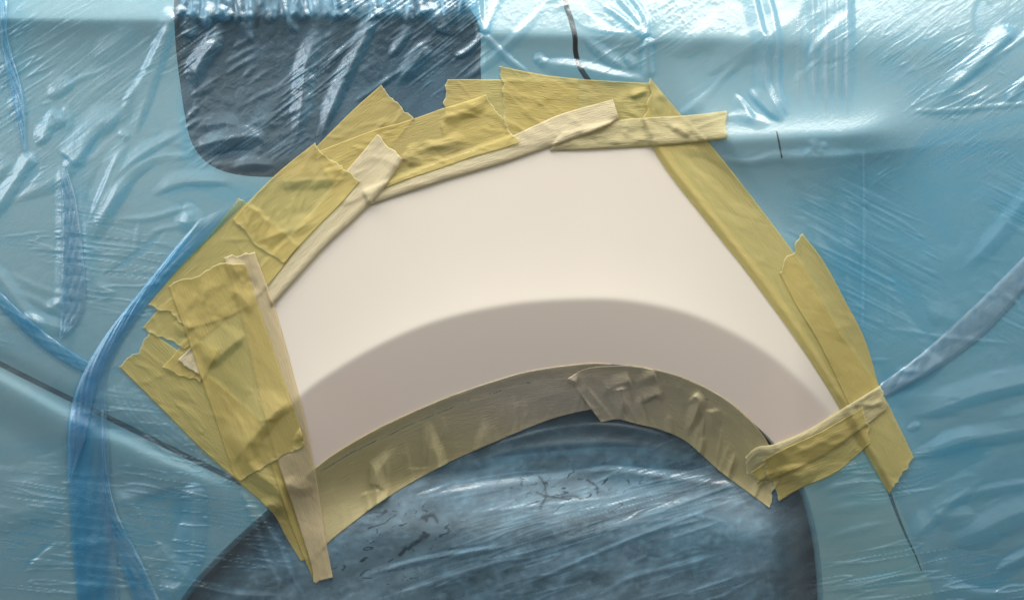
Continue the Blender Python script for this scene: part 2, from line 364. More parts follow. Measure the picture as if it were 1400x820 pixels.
# left, lower
R_([(265, 655), (220, 668), (170, 682), (145, 690)], 6, 10, 5, 1.2)
R_([(265, 655), (266, 720), (258, 780), (225, 822)], 10, 16, 10, 1.2, (.3, .3))
R_([(264, 658), (215, 712), (165, 765)], 18, 22, -8, 1.5)
R_([(-60, 716), (0, 706), (50, 694), (92, 680)], 22, 16, 8, 1.3, (0, .6))
R_([(-60, 790), (0, 770), (40, 735), (92, 703)], 16, 20, -8, 1.4, (0, 1))
R_([(-40, 640), (30, 660), (90, 640)], 16, 16, 4, 1.5, (0, 1))
for k in range(5):
    R_([(152+6*k, 503+5*k), (165+10*k, 555+2*k), (215+10*k, 608-2*k), (275+6*k, 648-k*4)], 2.5, 2.5, 1.8, 1.1, haze=.12)
R_([(300, 655), (322, 652), (345, 662)], 7, 5, 6, 1.1)
R_([(312, 650), (345, 690), (380, 742), (402, 792), (432, 835)], 4, 6, 4, 1.1, haze=.10)
R_([(325, 662), (350, 710), (362, 760), (395, 812)], 4, 5, 3, 1.1, haze=.06)
R_([(180, 822), (225, 806), (270, 800), (330, 812), (420, 812)], 4, 4, 2.5, 1.1, haze=.12)
R_([(140, 655), (190, 700), (230, 760), (300, 830)], 6, 9, 4, 1.2)
R_([(100, 560), (160, 570), (205, 560)], 9, 9, 3, 1.2)
# lamp: film bunched over its top edge
rg = np.random.RandomState(5)
gx = 248
while gx < 650:
    wdt = rg.uniform(3, 8); lean = rg.uniform(-16, 18); y1 = rg.uniform(12, 30)
    amp = rg.uniform(3.5, 8)
    R_([(gx, y1), (gx+lean*.4, 0), (gx+lean, -22), (gx+lean*1.4, -60)], wdt*.7, wdt, amp, 1.1, (.5, 0))
    if rg.rand() < .55: R_([(gx-6, y1+8), (gx, y1-2), (gx+8, y1+3)], 4, 4, amp*.6, 1.1)
    gx += wdt*2.0+rg.uniform(2, 9)
R_([(262, 52), (255, 40), (244, 34)], 5, 6, 3, 1.0); R_([(262, 52), (262, 25), (266, -10)], 6, 5, 5, 1.0, (.2, 0))
R_([(292, 30), (280, 26), (300, 8), (302, -20)], 6, 12, 7, 1.0, (.3, 0)); R_([(312, 32), (306, 15), (304, 5)], 6, 6, 8, 1.0)
R_([(603, 46), (598, 30), (588, 14), (570, 16)], 6, 6, 4, 1.0, (.5, .5)); R_([(604, 46), (615, 20), (622, -8)], 7, 8, 5, 1.1, (.2, 0))
R_([(302, 30), (292, 60), (270, 92), (266, 130)], 7, 9, 9, 1.1)
R_([(436, 18), (430, 55), (418, 90), (414, 135), (404, 205)], 8, 9, 8, 1.2)
R_([(512, 18), (496, 58), (476, 98), (452, 152), (434, 205)], 5, 8, 11, 1.1, (.3, 1))
R_([(566, 24), (548, 58), (530, 82)], 4, 5, 5, 1.1)
R_([(592, 50), (565, 88), (540, 118)], 7, 8, 6, 1.2)
R_([(330, 20), (338, 42), (347, 60)], 4, 4, 4, 1.1); R_([(392, 22), (400, 36), (410, 48)], 4, 3, 4, 1.1)
R_([(258, 204), (300, 192), (345, 186), (372, 200)], 8, 10, 6, 1.2)
R_([(262, 175), (300, 168), (340, 175)], 8, 8, 3, 1.2)
R_([(275, 218), (310, 214), (350, 205)], 5, 5, -3, 1.3)
R_([(310, 232), (340, 224), (380, 226)], 6, 6, 4, 1.2)
for k in range(26):
    x = rg.uniform(250, 640); y = rg.uniform(60, 200); l = rg.uniform(25, 80); an = math.radians(rg.normal(32, 4))
    R_([(x, y), (x+l*math.cos(an)/2, y-l*math.sin(an)/2-1), (x+l*math.cos(an), y-l*math.sin(an))], 2.2, 3, rg.uniform(.8, 2.2), 1.1)
# middle, above the panel
for a in ([(662, 46), (656, 15), (653, -30)], [(663, 46), (667, 10), (666, -30)], [(664, 45), (675, 15), (692, -20)], [(662, 48), (640, 70), (620, 78)], [(663, 48), (700, 84), (730, 104)],
          [(884, 50), (866, 20), (838, -12)], [(885, 50), (880, 20), (855, -15)], [(884, 52), (850, 24), (822, 5)], [(884, 52), (883, 85), (884, 112)], [(889, 52), (889, 80), (892, 110)]):
    R_(a, 3, 3.5, 4.5, 1.1, (.15, .6))
R_([(796, 48), (822, 72), (862, 98)], 6, 5, 6, 1.1)
R_([(718, 74), (735, 84), (790, 92), (850, 106), (900, 110)], 6, 14, 9, 1.3)
R_([(728, 84), (738, 80), (748, 92)], 5, 5, 5, 1.0); R_([(852, 80), (862, 84), (866, 96)], 5, 4, 5, 1.0)
for k in range(6):
    R_([(745+7*k, -20), (775+5*k, 15), (800+8*k, 38+k), (840+9*k, 46)], 2, 2, 1.1, 1.1)
# right, upper
R_([(1024, -30), (1040, 38), (1048, 55), (1045, 100), (1050, 124), (1074, 168)], 5, 9, 9, 1.1, (0, .4))
R_([(1046, -20), (1060, 40), (1061, 100), (1064, 128), (1082, 165)], 4, 6, 6, 1.1, (0, .5))
R_([(1018, 116), (1040, 140), (1072, 170)], 9, 4, 8, 1.0); R_([(1000, 122), (1020, 150), (1035, 172)], 4, 8, 5, 1.2)
R_([(985, 168), (1010, 158), (1060, 172)], 5, 8, 4, 1.1)
for x, a_, w_ in ((1111, 5, 4.), (1128, 6, 6.5), (1143, 6, 4.5), (1157, 7, 6.2), (1090, 3, 8)):
    R_([(x-1, -60), (x+1, 50), (x, 110), (x+3, 160+a_*2)], w_, w_*1.3, a_, 1.1, (0, .9), haze=.06*a_)  # haze paints these pleats white in place of their bright reflections
R_([(1390, 38), (1340, 84), (1300, 118), (1272, 138)], 5, 10, 11, 1.1, (.3, 1))
R_([(1430, 30), (1385, 62), (1340, 92), (1290, 132)], 5, 6, 4, 1.1, (0, 1)); R_([(1430, 85), (1400, 112), (1374, 142)], 5, 5, 6, 1.1, (0, .5))
R_([(1215, 152), (1300, 150), (1345, 146), (1440, 138)], 2, 3, 2.2, 1.0, (1, 0))
R_([(1250, 160), (1300, 130), (1360, 135)], 16, 16, 4, 1.6)
R_([(1400, 218), (1360, 208), (1320, 216), (1290, 235)], 8, 8, 3, 1.4)
R_([(1230, 250), (1270, 200), (1330, 184), (1430, 160)], 10, 26, -9, 1.5, (1, 0))
R_([(1181, 206), (1181, 330), (1178, 462)], 1.6, 1.8, 1.6, 1.1, (.1, .2), haze=.25)
R_([(1060, 250), (1120, 235), (1180, 228)], 22, 30, 5, 2); R_([(1110, 240), (1116, 330), (1130, 420)], 8, 10, 2.2, 1.4); R_([(1150, 240), (1155, 330), (1160, 440)], 8, 10, 2.5, 1.4)
R_([(1100, 192), (1112, 200), (1096, 216)], 5, 4, 3, 1.1); R_([(1130, 192), (1124, 202), (1118, 214)], 4, 4, 3, 1.1)
R_([(965, 205), (1020, 222), (1060, 212), (1120, 214), (1200, 206)], 5, 8, 3, 1.2)
R_([(1440, 220), (1395, 280), (1350, 335), (1308, 375)], 9, 7, 5, 1.2, (0, 1))
# right, middle and lower
R_([(1182, 448), (1240, 452), (1300, 462), (1400, 470)], 2, 3, 1.6, 1.1)
R_([(1215, 385), (1215, 430), (1220, 470)], 2, 2, 1.0, 1.1)
R_([(1208, 532), (1260, 512), (1300, 480)], 4, 6, 4, 1.1)
R_([(1222, 506), (1245, 508), (1262, 505)], 4, 3, 4, 1.0)
R_([(1235, 570), (1280, 560), (1340, 538), (1440, 515)], 14, 7, 9, 1.2, (1, 0))
R_([(1222, 628), (1290, 612), (1340, 598), (1440, 580)], 10, 8, 7, 1.2, (1, 0))
R_([(1236, 582), (1245, 585), (1262, 578)], 5, 4, 3.5, 1.0)
R_([(1260, 700), (1300, 685), (1350, 668), (1440, 655)], 4, 5, 3, 1.1, (1, 0), haze=.1)
R_([(1275, 690), (1290, 705), (1340, 702)], 8, 8, 5, 1.1)
R_([(1290, 742), (1340, 725), (1390, 702), (1440, 690)], 12, 12, 9, 1.3, (1, 0))
R_([(1340, 790), (1370, 775), (1440, 740)], 6, 7, 8, 1.1, (1, 0))
R_([(1250, 815), (1300, 805), (1380, 812), (1440, 800)], 9, 7, 4, 1.2, (1, 0))
R_([(1290, 740), (1330, 780), (1400, 770)], 16, 16, -6, 1.5)
R_([(1115, 700), (1170, 690), (1230, 684)], 4, 5, 2, 1.2); R_([(1125, 735), (1180, 720), (1220, 712)], 3, 4, 2, 1.2, haze=.08)
R_([(1130, 805), (1190, 795), (1260, 778)], 4, 5, 3, 1.2, haze=.12)
R_([(1100, 670), (1140, 645), (1185, 632)], 7, 6, 5, 1.1); R_([(1120, 672), (1160, 660), (1190, 655)], 5, 4, 3, 1.1)
R_([(1250, 690), (1262, 730), (1260, 790)], 12, 12, 5, 1.3)
# over the wheel
R_([(515, 690), (600, 676), (700, 661), (790, 650)], 6, 12, 5, 1.2, haze=.22)
R_([(760, 648), (830, 642), (930, 655), (1030, 668)], 10, 14, 7, 1.4)
R_([(560, 660), (700, 632), (850, 622), (1000, 645)], 14, 14, -8, 1.6)
R_([(610, 640), (720, 612), (850, 605), (960, 625)], 8, 12, 7, 1.4)
R_([(640, 618), (760, 585), (850, 582), (940, 606)], 7, 8, 6, 1.4)
R_([(470, 796), (560, 768), (650, 752), (725, 742)], 2.5, 4, 3, 1.1, haze=.30)
R_([(490, 828), (640, 778), (760, 742), (880, 705), (1012, 656)], 4, 6, 2.2, 1.2, (.5, .1), haze=.34)
R_([(630, 702), (720, 692), (800, 684), (880, 672)], 1.6, 2, 1.2, 1.1, haze=.25)
R_([(600, 664), (700, 646), (780, 642)], 1.6, 2, 1.2, 1.1, haze=.2)
R_([(650, 826), (760, 780), (840, 745), (930, 710), (1045, 668)], 2, 3, 2, 1.1, haze=.18)
R_([(800, 826), (860, 790), (940, 770), (1020, 745)], 3, 4, 2, 1.1, haze=.1)
R_([(860, 700), (960, 690), (1060, 700)], 20, 20, 3, 1.6)
for k in range(34):
    x = rg.uniform(440, 1000); y = rg.uniform(640, 830); l = rg.uniform(30, 120); an = math.radians(rg.normal(17, 7))
    R_([(x, y), (x+l*math.cos(an)/2, y-l*math.sin(an)/2+rg.uniform(-3, 3)), (x+l*math.cos(an), y-l*math.sin(an))], 1.8, 2.2, rg.uniform(.4, 1.2), 1.1, haze=rg.uniform(0, .14))
# many small creases elsewhere, following the local drag of the film
for k in range(230):
    x = rg.uniform(-150, 1550); y = rg.uniform(-110, 930)
    if 500 < x < 1050 and 200 < y < 620: continue
    if y < 260: an = 36
    elif x > 1060 and y < 480: an = -26
    elif x > 1060: an = 10
    elif y > 560 and x < 350: an = 3
    else: an = -9
    an = math.radians(rg.normal(an, 9)); l = rg.uniform(14, 60)
    R_([(x, y), (x+l*math.cos(an)/2, y-l*math.sin(an)/2+rg.uniform(-3, 3)), (x+l*math.cos(an), y-l*math.sin(an))], rg.uniform(1.5, 3), rg.uniform(2, 3.5), rg.uniform(.4, 1.4)*rg.choice([1, 1, -1]), 1.1)

def blob(x, y, cx, cy, rx, ry): return np.exp(-(((x-cx)/rx)**2+((y-cy)/ry)**2))
def lines(theta, sl, ss, seed, thr=.35):
    n = onoise(theta, sl, ss, seed); r = np.clip(1-np.abs(n)/thr, 0, 1)
    patch = sm(onoise(theta, 60, 34, seed+50), -.2, 1.2)
    return r*patch+0.18*n*patch
fA = lines(34, 26, 2.2, 1)+.6*lines(38, 42, 1.7, 2)
fB = lines(-27, 50, 2.4, 3)
fC = lines(-7, 26, 2.3, 4)
fD = lines(9, 28, 2.6, 5)
fE = lines(16, 30, 2.2, 6)
iso = onoise(0, 3.2, 3.2, 8); iso2 = onoise(0, 9, 9, 9); crink = np.clip(1-np.abs(iso)/.3, 0, 1)
X, Y = PX, PY
wA = (1-sm(Y, 200, 290))*np.where(X > 0, 1, 1)
wB = sm(X, 1020, 1120)*sm(Y, 200, 260)*(1-sm(Y, 430, 520))
wC = (1-sm(X, 330, 430))*sm(Y, 240, 330)
wD = sm(X, 1060, 1140)*sm(Y, 430, 520)
wE = sm(X, 330, 440)*(1-sm(X, 1060, 1140))*sm(Y, 540, 600)
calm = 1-.75*np.clip(blob(X, Y, 130, 0, 120, 22)+blob(X, Y, 215, 110, 30, 50)+.8*blob(X, Y, 1300, 20, 130, 35), 0, 1)
calm = calm*(1-.5*sm(X, 650, 670)*(1-sm(Y, 40, 55)))
maze = blob(X, Y, 800, 22, 150, 34)+blob(X, Y, 950, 20, 90, 40)
FINE = 1.7*calm*(wA*fA*.75*(.55+.45*sm(iso2, -1, 1))+wB*fB*.36+wC*fC*.75+wD*fD*.8+wE*fE*.35)
FINE += .16*crink*(wE*.8+.5*wD+.8*wC+.4*wB+blob(X, Y, 420, 130, 200, 80))+.35*maze*crink+.05*iso
FINE += .9*onoise(20, 34, 22, 12)*.5
FINE += .5*onoise(-20, 90, 50, 13)
rb = np.random.RandomState(77)
for k in range(95):
    x = rb.uniform(-150, 1550); y = rb.uniform(-100, 930)
    if 225 < x < 1090 and 150 < y: continue
    if 225 < x < 670 and y < 260: continue
    if x < 225 and y < 520: an = rb.choice([68, 55, 80, 30])
    elif x < 225: an = rb.choice([-8, 12, 25])
    elif y < 200: an = rb.choice([38, 45, 85])
    elif y < 500: an = rb.choice([50, -60, -30])
    else: an = rb.choice([8, 16, 22])
    an = math.radians(an+rb.normal(0, 7)); l = rb.uniform(60, 190); c_, s_ = math.cos(an), math.sin(an)
    R_([(x-c_*l/2, y+s_*l/2), (x+rb.uniform(-7, 7), y+rb.uniform(-7, 7)), (x+c_*l/2, y-s_*l/2)], rb.uniform(4, 14), rb.uniform(4, 14), rb.uniform(1.5, 5)*rb.choice([1, 1, -1]), 1.1, (1, 1))
FOLD = gblur(FOLD, .9)
free = 1-np.clip(TM*1.05, 0, 1)*.94
inlamp = sm(X, 238, 255)*sm(662-X, 0, 14)*(1-sm(Y, 200, 245))
FINE += inlamp*(.9*fA*(.6+.4*sm(iso2, -1, 1))+.22*crink+.12*iso)
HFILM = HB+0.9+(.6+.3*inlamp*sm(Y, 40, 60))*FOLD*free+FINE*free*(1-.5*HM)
HFILM = np.maximum(HFILM, HB+0.5)

# dusty, chafed film over the wheel: pale smears with dark cracks where it sticks to the tyre
n1 = onoise(14, 46, 16, 21); n2 = onoise(25, 14, 5, 22); n3 = onoise(10, 5, 2.0, 23); n4 = onoise(0, 3, 3, 24)
wheelz = sm(-dL, 8, 60)*sm(Y, 560, 640)
hz = .10+.16*sm(n1, -.6, 1.4)+.07*np.clip(n2, -1, 1.5)+.035*n3+.03*n4
hz += .20*blob(X, Y, 790, 668, 150, 34)+.12*blob(X, Y, 520, 730, 90, 55)+.12*blob(X, Y, 1020, 760, 40, 60)+.10*blob(X, Y, 500, 790, 60, 30)
hz += .05*crink*sm(n1, -.5, 1)+.04*np.abs(n4)
hz *= 1-.75*sm(X, 1050, 1075)*sm(Y, 640, 680)
crack = np.clip(1-np.abs(n2+.4*n3)/.34, 0, 1)*sm(n3+n4, .3, 1.0)
cz = blob(X, Y, 790, 668, 85, 26)+blob(X, Y, 560, 722, 55, 32)+blob(X, Y, 520, 780, 60, 25)
hz -= .9*crack*np.clip(cz*1.6, 0, 1)+.5*np.clip(1-np.abs(n3)/.2, 0, 1)*sm(n2, .6, 1.6)*np.clip(cz*2, 0, 1)
for p in ([(735, 648), (745, 662), (748, 676), (765, 680), (790, 684)], [(748, 676), (740, 690), (735, 694)], [(732, 672), (748, 679)], [(800, 655), (815, 664), (816, 678)], [(545, 760), (553, 752), (556, 745)], [(556, 752), (568, 742), (585, 728)], [(575, 708), (592, 705), (600, 718)], [(766, 679), (785, 678), (800, 684)]):
    ridge(p, 1.1+rg.rand()*1.8, 1.1+rg.rand(), -.5, 1.4, (.2, .6), A=hz)
HAZE = np.clip(HAZE*.8+wheelz*np.clip(hz, -.12, 1), -.1, .8)
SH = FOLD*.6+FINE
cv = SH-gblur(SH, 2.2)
HAZE += free*(np.clip(cv, 0, 1.2)*.34)  # stretch-whitened crests; relief painted in so creases show without highlights
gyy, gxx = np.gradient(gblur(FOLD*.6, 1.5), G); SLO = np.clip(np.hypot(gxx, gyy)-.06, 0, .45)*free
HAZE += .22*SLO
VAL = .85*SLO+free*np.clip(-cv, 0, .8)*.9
gat = Y+9*onoise(90, 26, 5, 61)+5*onoise(90, 12, 3, 62)
HAZE += inlamp*(1-sm(gat, 16, 26))*(.16+.08*onoise(84, 30, 4, 63))+.04*inlamp+.05*inlamp*np.clip(onoise(72, 70, 9, 64), 0, 2)+.07*sm(-dL, 8, 40)*sm(Y, 560, 640)  # bunched film over the lamp top, its reflected light painted in as haze
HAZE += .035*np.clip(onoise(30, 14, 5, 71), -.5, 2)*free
HAZE += .05*sm(onoise(20, 60, 30, 31), 0, 2)*(Y < 250)

# deeper blue where doubled or bunched; crease shade and lamp-top sheen are painted in
DENSE = .42*sm(X, 1040, 1190)*(1-.55*sm(Y, 430, 600))*(.3+.7*sm(Y, 150, 260))+.10*sm(onoise(20, 90, 50, 41), -.5, 1.5)+.10*sm(onoise(-15, 30, 10, 42), 0, 2)
DENSE += .25*blob(X, Y, 1150, 420, 45, 90)+.30*blob(X, Y, 1215, 540, 40, 25)+.35*blob(X, Y, 105, 330, 22, 120)+.25*blob(X, Y, 20, 60, 22, 90)+.3*blob(X, Y, 330, 262, 45, 14)
DENSE += .30*blob(X, Y, 252, 740, 14, 60)+.25*blob(X, Y, 560, 110, 70, 50)+.2*blob(X, Y, 1380, 640, 120, 60)+.2*blob(X, Y, 960, 760, 80, 60)+.25*sm(X, 236, 250)*sm(655-X, 0, 12)*(1-sm(Y, 18, 34))
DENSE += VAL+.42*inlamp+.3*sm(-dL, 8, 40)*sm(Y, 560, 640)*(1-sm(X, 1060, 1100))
DENSE -= .12*blob(X, Y, 1110, 240, 50, 30)

# ------------------------------------------------------------------ mesh helpers
def world(px, py, h):
    k = (D-h)/D
    return np.stack([(px-700)*k*.001, -h*.001, Z0+(410-py)*k*.001], -1)

def mesh_obj(name, V, F, mat, parent=None, attrs=None, uv=None, smooth=True, mats=None, midx=None):
    V = np.asarray(V, np.float32).reshape(-1, 3); F = np.asarray(F, np.int32)
    e1 = V[F[:, 1]]-V[F[:, 0]]; e2 = V[F[:, 2]]-V[F[:, 0]]
    if np.cross(e1, e2)[:, 1].sum() > 0: F = np.ascontiguousarray(F[:, ::-1])   # outside faces the viewer
    me = bpy.data.meshes.new(name)
    me.vertices.add(len(V)); me.vertices.foreach_set('co', V.ravel())
    me.loops.add(F.size); me.loops.foreach_set('vertex_index', F.ravel())
    k = F.shape[1]
    me.polygons.add(len(F)); me.polygons.foreach_set('loop_start', np.arange(len(F), dtype=np.int32)*k)
    me.polygons.foreach_set('loop_total', np.full(len(F), k, np.int32))
    me.polygons.foreach_set('use_smooth', np.full(len(F), smooth, bool))
    me.update(calc_edges=True)
    for nme, arr in (attrs or {}).items():
        at = me.attributes.new(nme, 'FLOAT', 'POINT'); at.data.foreach_set('value', np.asarray(arr, np.float32).ravel())
    if uv is not None:
        l = me.uv_layers.new(name='UVMap'); l.data.foreach_set('uv', np.asarray(uv, np.float32)[F.ravel()].ravel())
    me.materials.append(mat)
    o = bpy.data.objects.new(name, me); COL.objects.link(o)
    if parent: o.parent = parent
    return o

def grid_faces(n, m, off=0):
    i = np.arange(n-1)[:, None]*m+np.arange(m-1)[None, :]
    i = i.ravel()+off
    return np.stack([i, i+1, i+m+1, i+m], 1)

def compact(V, F, *arrs):
    u, inv = np.unique(F, return_inverse=True)
    return (V[u], inv.reshape(F.shape))+tuple(a[u] for a in arrs)

def tag(o, label=None, cat=None, group=None, kind=None):
    for k, v in (('label', label), ('category', cat), ('group', group), ('kind', kind)):
        if v: o[k] = v
    return o
def empty(name, loc):
    o = bpy.data.objects.new(name, None); COL.objects.link(o); o.location = loc; o.empty_display_size = .05
    return o
def adopt(child, parent):
    """parent without moving"""
    child.parent = parent
    child.matrix_parent_inverse.identity()
    child.location = (-parent.location.x, -parent.location.y, -parent.location.z)
    return child

# ------------------------------------------------------------------ materials
def mat(name):
    m = bpy.data.materials.new(name); m.use_nodes = True; m.node_tree.nodes.clear()
    N = m.node_tree.nodes; L = m.node_tree.links
    out = N.new('ShaderNodeOutputMaterial')
    return m, N, L, out
def princ(name, col, rough=.5, coat=0, metal=0, bump=0, scale=300, var=0):
    m, N, L, out = mat(name); b = N.new('ShaderNodeBsdfPrincipled')
    b.inputs['Base Color'].default_value = (*col, 1); b.inputs['Roughness'].default_value = rough
    b.inputs['Coat Weight'].default_value = coat; b.inputs['Metallic'].default_value = metal
    L.new(b.outputs[0], out.inputs[0])
    tc = N.new('ShaderNodeTexCoord')
    if bump:
        n = N.new('ShaderNodeTexNoise'); n.inputs['Scale'].default_value = scale; n.inputs['Detail'].default_value = 4
        L.new(tc.outputs['Object'], n.inputs['Vector'])
        bp = N.new('ShaderNodeBump'); bp.inputs['Strength'].default_value = bump; bp.inputs['Distance'].default_value = .001
        L.new(n.outputs[0], bp.inputs['Height']); L.new(bp.outputs[0], b.inputs['Normal'])
    if var:
        n = N.new('ShaderNodeTexNoise'); n.inputs['Scale'].default_value = 7; n.inputs['Detail'].default_value = 6
        L.new(tc.outputs['Object'], n.inputs['Vector'])
        mx = N.new('ShaderNodeMix'); mx.data_type = 'RGBA'
        mx.inputs['A'].default_value = (*[c*(1-var) for c in col], 1); mx.inputs['B'].default_value = (*[min(1, c*(1+var)) for c in col], 1)
        L.new(n.outputs[0], mx.inputs['Factor']); L.new(mx.outputs['Result'], b.inputs['Base Color'])
    return m

M_primer = princ('beige_primer', (.85, .77, .66), .6, bump=.10, scale=700, var=.03)
np_ = M_primer.node_tree; bsdf = next(n for n in np_.nodes if n.type == 'BSDF_PRINCIPLED'); old = bsdf.inputs['Base Color'].links[0].from_socket
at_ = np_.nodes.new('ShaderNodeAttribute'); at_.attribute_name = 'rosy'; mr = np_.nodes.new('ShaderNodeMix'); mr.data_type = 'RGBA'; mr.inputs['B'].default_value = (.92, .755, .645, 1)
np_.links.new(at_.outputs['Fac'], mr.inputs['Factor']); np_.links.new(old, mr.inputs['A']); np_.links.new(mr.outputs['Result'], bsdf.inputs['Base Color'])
M_paint = princ('silver_paint', (.66, .68, .67), .6, var=.02)
M_lens = princ('dark_lamp_glass', (.014, .022, .034), .35, bump=.2, scale=60)
M_rubber = princ('black_rubber', (.015, .015, .017), .6, bump=.2)
M_liner = princ('dark_liner', (.01, .01, .011), .9)
M_rim = princ('grey_wheel_metal', (.16, .17, .18), .45, metal=.4)

def film_material(name, T_, T2, base, dcol, dcol2):
    m, N, L, out = mat(name)
    tr = N.new('ShaderNodeBsdfTransparent'); tr.inputs[0].default_value = (*T_, 1)
    df = N.new('ShaderNodeBsdfDiffuse'); df.inputs[0].default_value = (*dcol, 1)
    dn = N.new('ShaderNodeAttribute'); dn.attribute_name = 'dense'
    for node, c1, c2 in ((tr, T_, T2), (df, dcol, dcol2)):
        mm = N.new('ShaderNodeMix'); mm.data_type = 'RGBA'; mm.inputs['A'].default_value = (*c1, 1); mm.inputs['B'].default_value = (*c2, 1)
        L.new(dn.outputs['Fac'], mm.inputs['Factor']); L.new(mm.outputs['Result'], node.inputs[0])
    tl = N.new('ShaderNodeBsdfTranslucent'); tl.inputs[0].default_value = (.30, .62, .80, 1)
    ds = N.new('ShaderNodeMixShader'); ds.inputs[0].default_value = .25
    L.new(df.outputs[0], ds.inputs[1]); L.new(tl.outputs[0], ds.inputs[2])
    at = N.new('ShaderNodeAttribute'); at.attribute_name = 'haze'
    lw = N.new('ShaderNodeLayerWeight'); lw.inputs[0].default_value = .35
    # steep folds: longer way through the plastic
    ma = N.new('ShaderNodeMath'); ma.operation = 'MULTIPLY_ADD'; ma.inputs[1].default_value = .35; ma.inputs[2].default_value = base
    L.new(lw.outputs['Facing'], ma.inputs[0])
    ad = N.new('ShaderNodeMath'); ad.operation = 'ADD'; ad.use_clamp = True
    L.new(ma.outputs[0], ad.inputs[0]); L.new(at.outputs['Fac'], ad.inputs[1])
    mx = N.new('ShaderNodeMixShader'); L.new(ad.outputs[0], mx.inputs[0]); L.new(tr.outputs[0], mx.inputs[1]); L.new(ds.outputs[0], mx.inputs[2])
    gl = N.new('ShaderNodeBsdfGlossy'); gl.inputs['Roughness'].default_value = .25; gl.inputs[0].default_value = (1, 1, 1, 1)
    fr = N.new('ShaderNodeLayerWeight'); fr.inputs[0].default_value = .5   # same from both faces of the sheet
    pw = N.new('ShaderNodeMath'); pw.operation = 'POWER'; pw.inputs[1].default_value = 4.0; L.new(fr.outputs['Facing'], pw.inputs[0])
    fm = N.new('ShaderNodeMath'); fm.operation = 'MULTIPLY_ADD'; fm.inputs[1].default_value = .9; fm.inputs[2].default_value = .12; fm.use_clamp = True
    L.new(pw.outputs[0], fm.inputs[0])
    m2 = N.new('ShaderNodeMixShader'); L.new(fm.outputs[0], m2.inputs[0]); L.new(mx.outputs[0], m2.inputs[1]); L.new(gl.outputs[0], m2.inputs[2])
    # micro creases
    tc = N.new('ShaderNodeTexCoord'); mpn = N.new('ShaderNodeMapping')
    mpn.inputs['Rotation'].default_value = (0, math.radians(-34), 0); mpn.inputs['Scale'].default_value = (60, 60, 420)
    L.new(tc.outputs['Object'], mpn.inputs[0]) if False else None
    mp0 = N.new('ShaderNodeMapping'); mp0.inputs['Rotation'].default_value = (0, math.radians(34), 0)
    L.new(tc.outputs['Object'], mp0.inputs[0])
    mpn.inputs['Rotation'].default_value = (0, 0, 0); L.new(mp0.outputs[0], mpn.inputs[0])
    n = N.new('ShaderNodeTexNoise'); n.inputs['Scale'].default_value = 1.0; n.inputs['Detail'].default_value = 3; L.new(mpn.outputs[0], n.inputs['Vector'])
    n2 = N.new('ShaderNodeTexNoise'); n2.inputs['Scale'].default_value = 260; n2.inputs['Detail'].default_value = 3; L.new(tc.outputs['Object'], n2.inputs['Vector'])
    s = N.new('ShaderNodeMath'); s.operation = 'ADD'; L.new(n.outputs[0], s.inputs[0]); L.new(n2.outputs[0], s.inputs[1])
    bp = N.new('ShaderNodeBump'); bp.inputs['Strength'].default_value = .35; bp.inputs['Distance'].default_value = .0006; L.new(s.outputs[0], bp.inputs['Height'])
    for nd in (gl, df, fr): L.new(bp.outputs[0], nd.inputs['Normal'])
    L.new(m2.outputs[0], out.inputs[0])
    return m
M_film = film_material('blue_plastic_film', (.68, .89, .955), (.36, .82, 1.0), .13, (.60, .77, .85), (.22, .64, .95))

